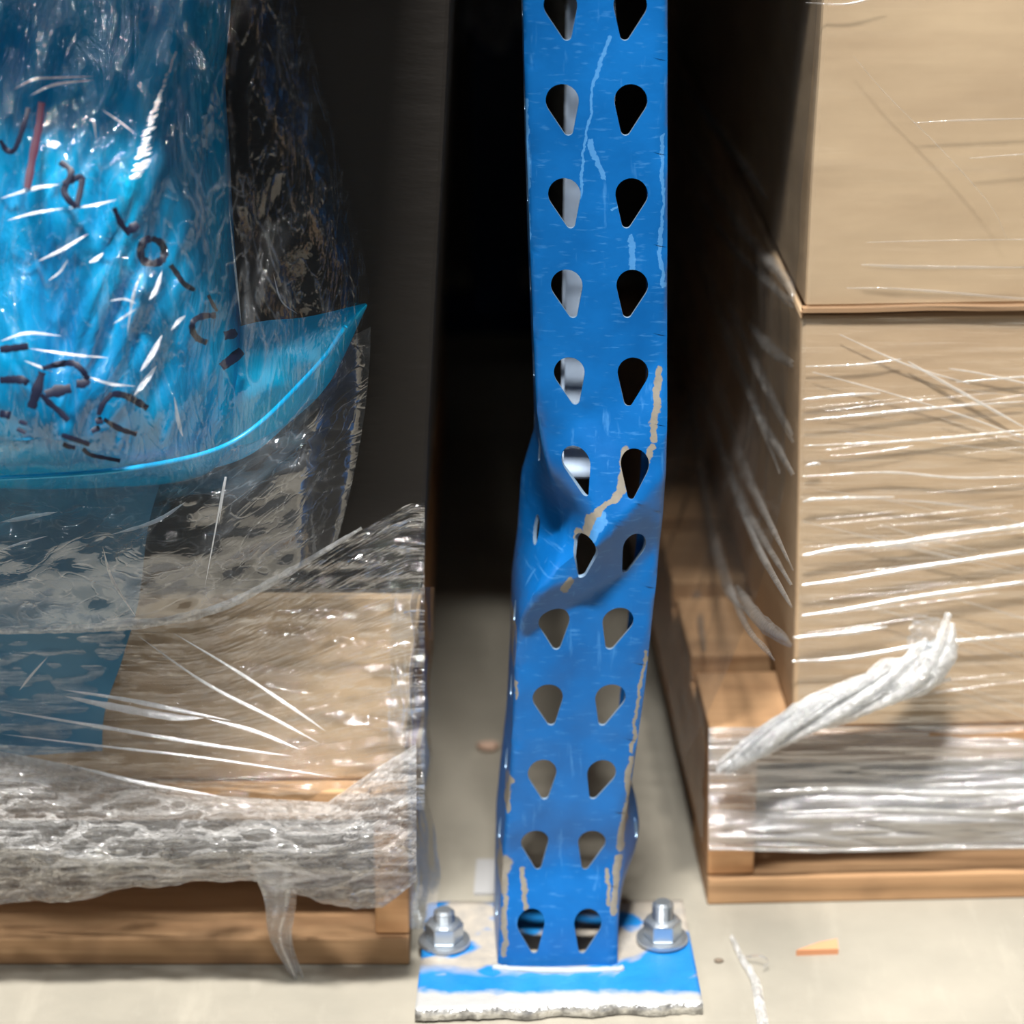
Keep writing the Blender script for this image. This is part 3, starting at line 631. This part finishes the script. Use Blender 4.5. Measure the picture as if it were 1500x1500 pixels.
# ------------------------------------------------------------------ right stretch wrap
wr_ = thing('stretch_wrap', 'tight clear stretch wrap with a twisted white tail around the right boxes', 'plastic wrap', P(1300, 1240, Rc.y-.004), 'clear stretch wrap on the loads')
yF = lambda px: Rc.y + (P(px, 900, Rc.y).x-Rc.x)*math.tan(ANG)          # front plane of the right load
def fr_(u, v):
    px = 1168+600*u + 6*(1-v); py = 466+650*v; return P(px, py, yF(px) + .003 + .0008*nz(px/120, py/9, 1) - .002*v)
sheet('front_film', fr_, 60, 160, F_front, wr_)
def fu_(u, v):
    px = table([(0, 1203), (450, 1182)])(450*v-80*(1-v)*0) + 590*u; py = -260+712*v
    return P(px, py, yF(px) - .002 + .0008*nz(px/140, py/14, 1))
sheet('upper_film', fu_, 40, 100, F_top, wr_)
def sd_(u, v):                               # film over the left side, fanning out to the pallet corner
    z = zs*(1-v) + .105*v; x0 = P(1172, 800, yR).x*(1-v) + P(1160, 1080, yR).x*v - .004
    out = (.004 + .058*max(0, (v-.35)/.65)**1.6); yy = .006 + .75*u
    wv_ = .004*nz(u*26+v*4, v*2.2, 3)+.002*nz(u*60+v*9, v*4, 1)
    return TR(Vector((x0 - out - .003 + wv_*1.2*(.3+min(1, u*8)), yy - .006*v, z)))
sheet('side_film', sd_, 150, 70, F_side, wr_)
def su_(u, v):
    z = .77*(1-v) + zs*v; x0 = xc - .005; q = .75*u
    return TR(Vector((x0 + (1-v)*.012 - .003*abs(math.sin(u*40+v*14))*nz(u*9, v*3, 1) - .001, .004+q, z)))
sheet('upper_side_film', su_, 150, 50, F_side, wr_)
def band(u, v):
    px = 1038 + 720*u; py = 1066 + 180*v + 4*nz(u*6, v, 2) - 4*u
    d = .003 + .006*abs(nz(px/160, py/11, 9)) + .003*math.sin(v*9+u*3)
    back = .010*(1-sm(0, .28, v))*sm(1040, 1150, px)
    return P(px, py, yF(px) - .002 - d + back)
sheet('pallet_band', band, 120, 60, F_band, wr_)['label'] = 'milky layered film band over the pallet edge'
def bandside(u, v):
    p = TR(Vector((Rc.x-.004-.002*nz(u*9, v*5, 1), .002+.85*u, .125-.082*v))); return p
sheet('side_band', bandside, 60, 14, F_side, wr_)
bf = bmesh.new()
def rf(b, pts, w_, off=.002): ribbon(b, [P(a, c_, yF(a)-off) for a, c_ in pts], w_, n=8, arch=.3, taper=.6)
for pts, w_ in (([(1176, 814), (1235, 803), (1300, 798), (1500, 770), (1600, 760)], .0036), ([(1176, 857), (1240, 849), (1340, 832), (1500, 808), (1600, 795)], .003), ([(1174, 902), (1240, 893), (1340, 875), (1500, 853), (1600, 842)], .003), ([(1162, 934), (1240, 927), (1300, 918)], .003), ([(1160, 969), (1240, 964), (1360, 944), (1500, 930), (1600, 922)], .003),
                ([(1176, 585), (1240, 579), (1290, 576)], .0022), ([(1178, 615), (1240, 610), (1360, 598), (1500, 588)], .0018), ([(1178, 653), (1290, 648), (1400, 640), (1500, 630)], .0016), ([(1176, 698), (1300, 692), (1420, 700), (1600, 692)], .0016), ([(1176, 735), (1200, 731), (1310, 728)], .0022), ([(1180, 537), (1260, 534), (1320, 526)], .0012), ([(1390, 540), (1440, 548), (1540, 570)], .0014),
                ([(1330, 530), (1400, 570), (1500, 626)], .002), ([(1190, 545), (1300, 575), (1420, 612), (1520, 650)], .001), ([(1230, 490), (1330, 535), (1420, 562)], .0012), ([(1400, 560), (1500, 552), (1560, 548)], .0014), ([(1180, 682), (1195, 679), (1202, 680)], .0022), ([(1040, 1243), (1200, 1246), (1400, 1242), (1600, 1240)], .0026), ([(1110, 1160), (1250, 1156), (1400, 1162), (1600, 1158)], .003), ([(1150, 1190), (1300, 1186), (1450, 1190), (1600, 1185)], .0026)):
    bm = bmesh.new(); rf(bm, pts, w_, .014 if pts[0][1] > 1100 else -.001); obj('film_fold', bm, F_fold, wr_)
for pts, w_ in (([(1262, 388), (1340, 391), (1500, 392)], .0022), ([(1240, 422), (1330, 424), (1500, 438), (1600, 442)], .0016), ([(1250, 82), (1300, 140), (1380, 220), (1450, 300), (1475, 350)], .0006), ([(1340, 180), (1420, 176), (1600, 172)], .0012), ([(1180, 4), (1240, 6), (1300, -8)], .0014), ([(1420, 232), (1500, 226), (1560, 224)], .001), ([(1270, 355), (1400, 352), (1600, 350)], .0008)):
    rf(bf, pts, w_, .004)
for _ in range(46):
    a = random.uniform(1172, 1420); c_ = random.uniform(530, 1040); L = random.uniform(120, 330); sl = random.choice([-.11, -.13, -.1, .2, .33, .12]) * random.uniform(.7, 1.2)
    rf(bf, [(a, c_), (a+L*.5, c_+sl*L*.5+random.uniform(-3, 3)), (a+L, c_+sl*L)], random.uniform(.0006, .0016), -.0015)
obj('faint_folds', bf, F_faint, wr_)['kind'] = 'stuff'; bf = bmesh.new()
SN = TR(Vector((1, 0, 0)))-TR(Vector((0, 0, 0))); SA = TR(Vector((P(1166, 900, yR).x, .01, 0)))
def SP(px, py, off=.008):                    # point on the left side wall of the right load
    d = ray(px, py); k = (SA-CAM-SN*off).dot(SN)/d.dot(SN); return CAM + d*k
for pts in ([(985, 95), (1060, 200), (1120, 285)], [(990, 170), (1080, 325), (1150, 410), (1174, 440)], [(985, 212), (1060, 345), (1140, 430), (1168, 452)], [(1000, 300), (1060, 480), (1110, 600), (1166, 700)],
            [(990, 370), (1040, 520), (1090, 680), (1160, 830)], [(985, 425), (1020, 560), (1080, 720), (1155, 850)], [(1060, 430), (1110, 540), (1166, 640)], [(1010, 500), (1030, 700), (1060, 850), (1100, 905)],
            [(1000, 600), (1015, 800), (1035, 960)], [(1070, 700), (1110, 800), (1160, 890)], [(1080, 860), (1110, 905), (1156, 940)], [(1095, 470), (1130, 510), (1166, 530)], [(992, 250), (1040, 400), (1085, 540), (1140, 690)], [(1030, 560), (1070, 700), (1120, 820)], [(1005, 560), (1040, 760), (1085, 900), (1130, 960)]):
    for _ in range(2):
        j_ = random.uniform(-9, 9)
        ribbon(bf, [SP(min(1162, a+j_*.6), b_+j_, .008 + .05*sm(600, 1050, b_)*.8) for a, b_ in pts], random.uniform(.003, .008), n=8, arch=.25, taper=.7)
obj('side_pleats', bf, F_dim, wr_)['kind'] = 'stuff'
bm = bmesh.new(); tp = [(1052, 1128, .016), (1090, 1104, .020), (1150, 1066, .018), (1215, 1038, .020), (1290, 1010, .022), (1350, 985, .024), (1386, 952, .024), (1396, 915, .020)]
rt = table([(0, .004), (.25, .0085), (.5, .010), (.72, .017), (.85, .015), (1, .008)])
core = catmull([P(a, b_, yF(a)-c_) for a, b_, c_ in tp], 4)
for k in range(46):
    ph, tw, rr = random.uniform(0, 6.28), random.uniform(3, 7), random.random()**.5
    i0 = random.randint(0, 14); i1 = min(len(core)-1, i0 + random.randint(7, 22)); pts = []
    for i in range(i0, i1+1, 2):
        t = i/(len(core)-1); a = ph+tw*t; r = rt(t)*rr*(1+.5*nz(i*.5, k, 1)); pts.append(core[i] + Vector((-.4*math.cos(a), .8*math.sin(a), .9*math.cos(a)))*r)
    if len(pts) > 2: ribbon(bm, pts, random.uniform(.003, .008), n=4, arch=.45, taper=.4)
tube(bm, core[::3], lambda t: rt(t)*.55, 5, 12, .8, .5, 40)
obj('twisted_tail', bm, F_knot, wr_)['label'] = 'white twisted end of the film'
def wisp(u, v):
    a = 2.4*u-.3; cx, cy = 1320+ 66*math.cos(a*1.3-1.4)*(.4+v*.6), 975-70*math.sin(a*.9)*(.3+v*.7)
    return P(cx + 10*nz(u*6, v*6, 1), cy + 10*nz(u*5, v*5, 4), yF(cx)-.012-.010*nz(u*8, v*6, 2))
sheet('loose_wisp', wisp, 50, 24, F_skirt, wr_)

# ------------------------------------------------------------------ small things on the floor
bm = bmesh.new(); g0, g1, g2, g3 = G(1166, 1398, .001), G(1200, 1386, .003), G(1226, 1381, .004), G(1228, 1396, .001)
top = [g0, g1, g2, g3]; hexa(bm, [Vector((p.x, p.y, 0.0)) for p in top] + [p + Vector((0, 0, .003)) for p in top])
bmesh.ops.recalc_face_normals(bm, faces=bm.faces)
tag(obj('wood_splinter', bm, principled('splinter_wood', rgb(190, 132, 94), .7), None, False), 'small orange wood splinter lying on the floor before the right pallet', 'splinter')
def pebble(px, py, r, label, col, group=None):
    bm = bmesh.new(); g = G(px, py); bmesh.ops.create_icosphere(bm, subdivisions=2, radius=r)
    for v in bm.verts: v.co = Vector((v.co.x*1.4, v.co.y, v.co.z*.6))*(1+.35*nz(v.co.x*300, v.co.y*300, px)) + g + Vector((0, 0, r*.5))
    tag(obj('pebble', bm, col), label, 'pebble')
Mp = principled('pebble_stone', rgb(110, 98, 84), .9)
pebble(1053, 1409, .0022, 'tiny brown grit lump right of the foot plate', Mp)
pebble(716, 1098, .006, 'small pale pinkish lump on the floor behind the upright', principled('pebble_pale', rgb(190, 160, 140), .9))
def strip(u, v):
    pts = catmull([G(1072, 1372, .002), G(1086, 1402, .002), G(1104, 1432, .002), G(1112, 1465, .002), G(1124, 1540, .002)], 10)
    i = min(len(pts)-2, int(v*(len(pts)-1))); p = pts[i].lerp(pts[i+1], v*(len(pts)-1)-i)
    return p + Vector(((u-.5)*(.003+.0045*v), 0, .002*nz(u*3, v*12, 1)+.002*math.sin(u*math.pi)))
tag(sheet('film_strip', strip, 6, 60, F_knot), 'narrow strip of white film trailing on the floor right of the foot plate', 'plastic wrap')
def curl(u, v):
    pts = catmull([G(1092, 1404, .003), G(1112, 1402, .006), G(1126, 1410, .005), G(1118, 1420, .002)], 8)
    i = min(len(pts)-2, int(v*(len(pts)-1))); p = pts[i].lerp(pts[i+1], v*(len(pts)-1)-i); return p + Vector((0, (u-.5)*.004, .001))
tag(sheet('film_curl', curl, 4, 24, F_faint), 'tiny curl of clear film beside the white strip on the floor', 'plastic wrap')
bm = bmesh.new(); sA, sB, sC, sD = G(694, 1312), G(760, 1312), G(760, 1262), G(698, 1262)
hexa(bm, [sA, sB, sC, sD] + [p + Vector((0, 0, .002)) for p in (sA, sB, sC, sD)]); bmesh.ops.recalc_face_normals(bm, faces=bm.faces)
tag(obj('steel_shim', bm, M_grey, None, False), 'flat grey steel shim on the floor just behind the foot plate', 'shim')
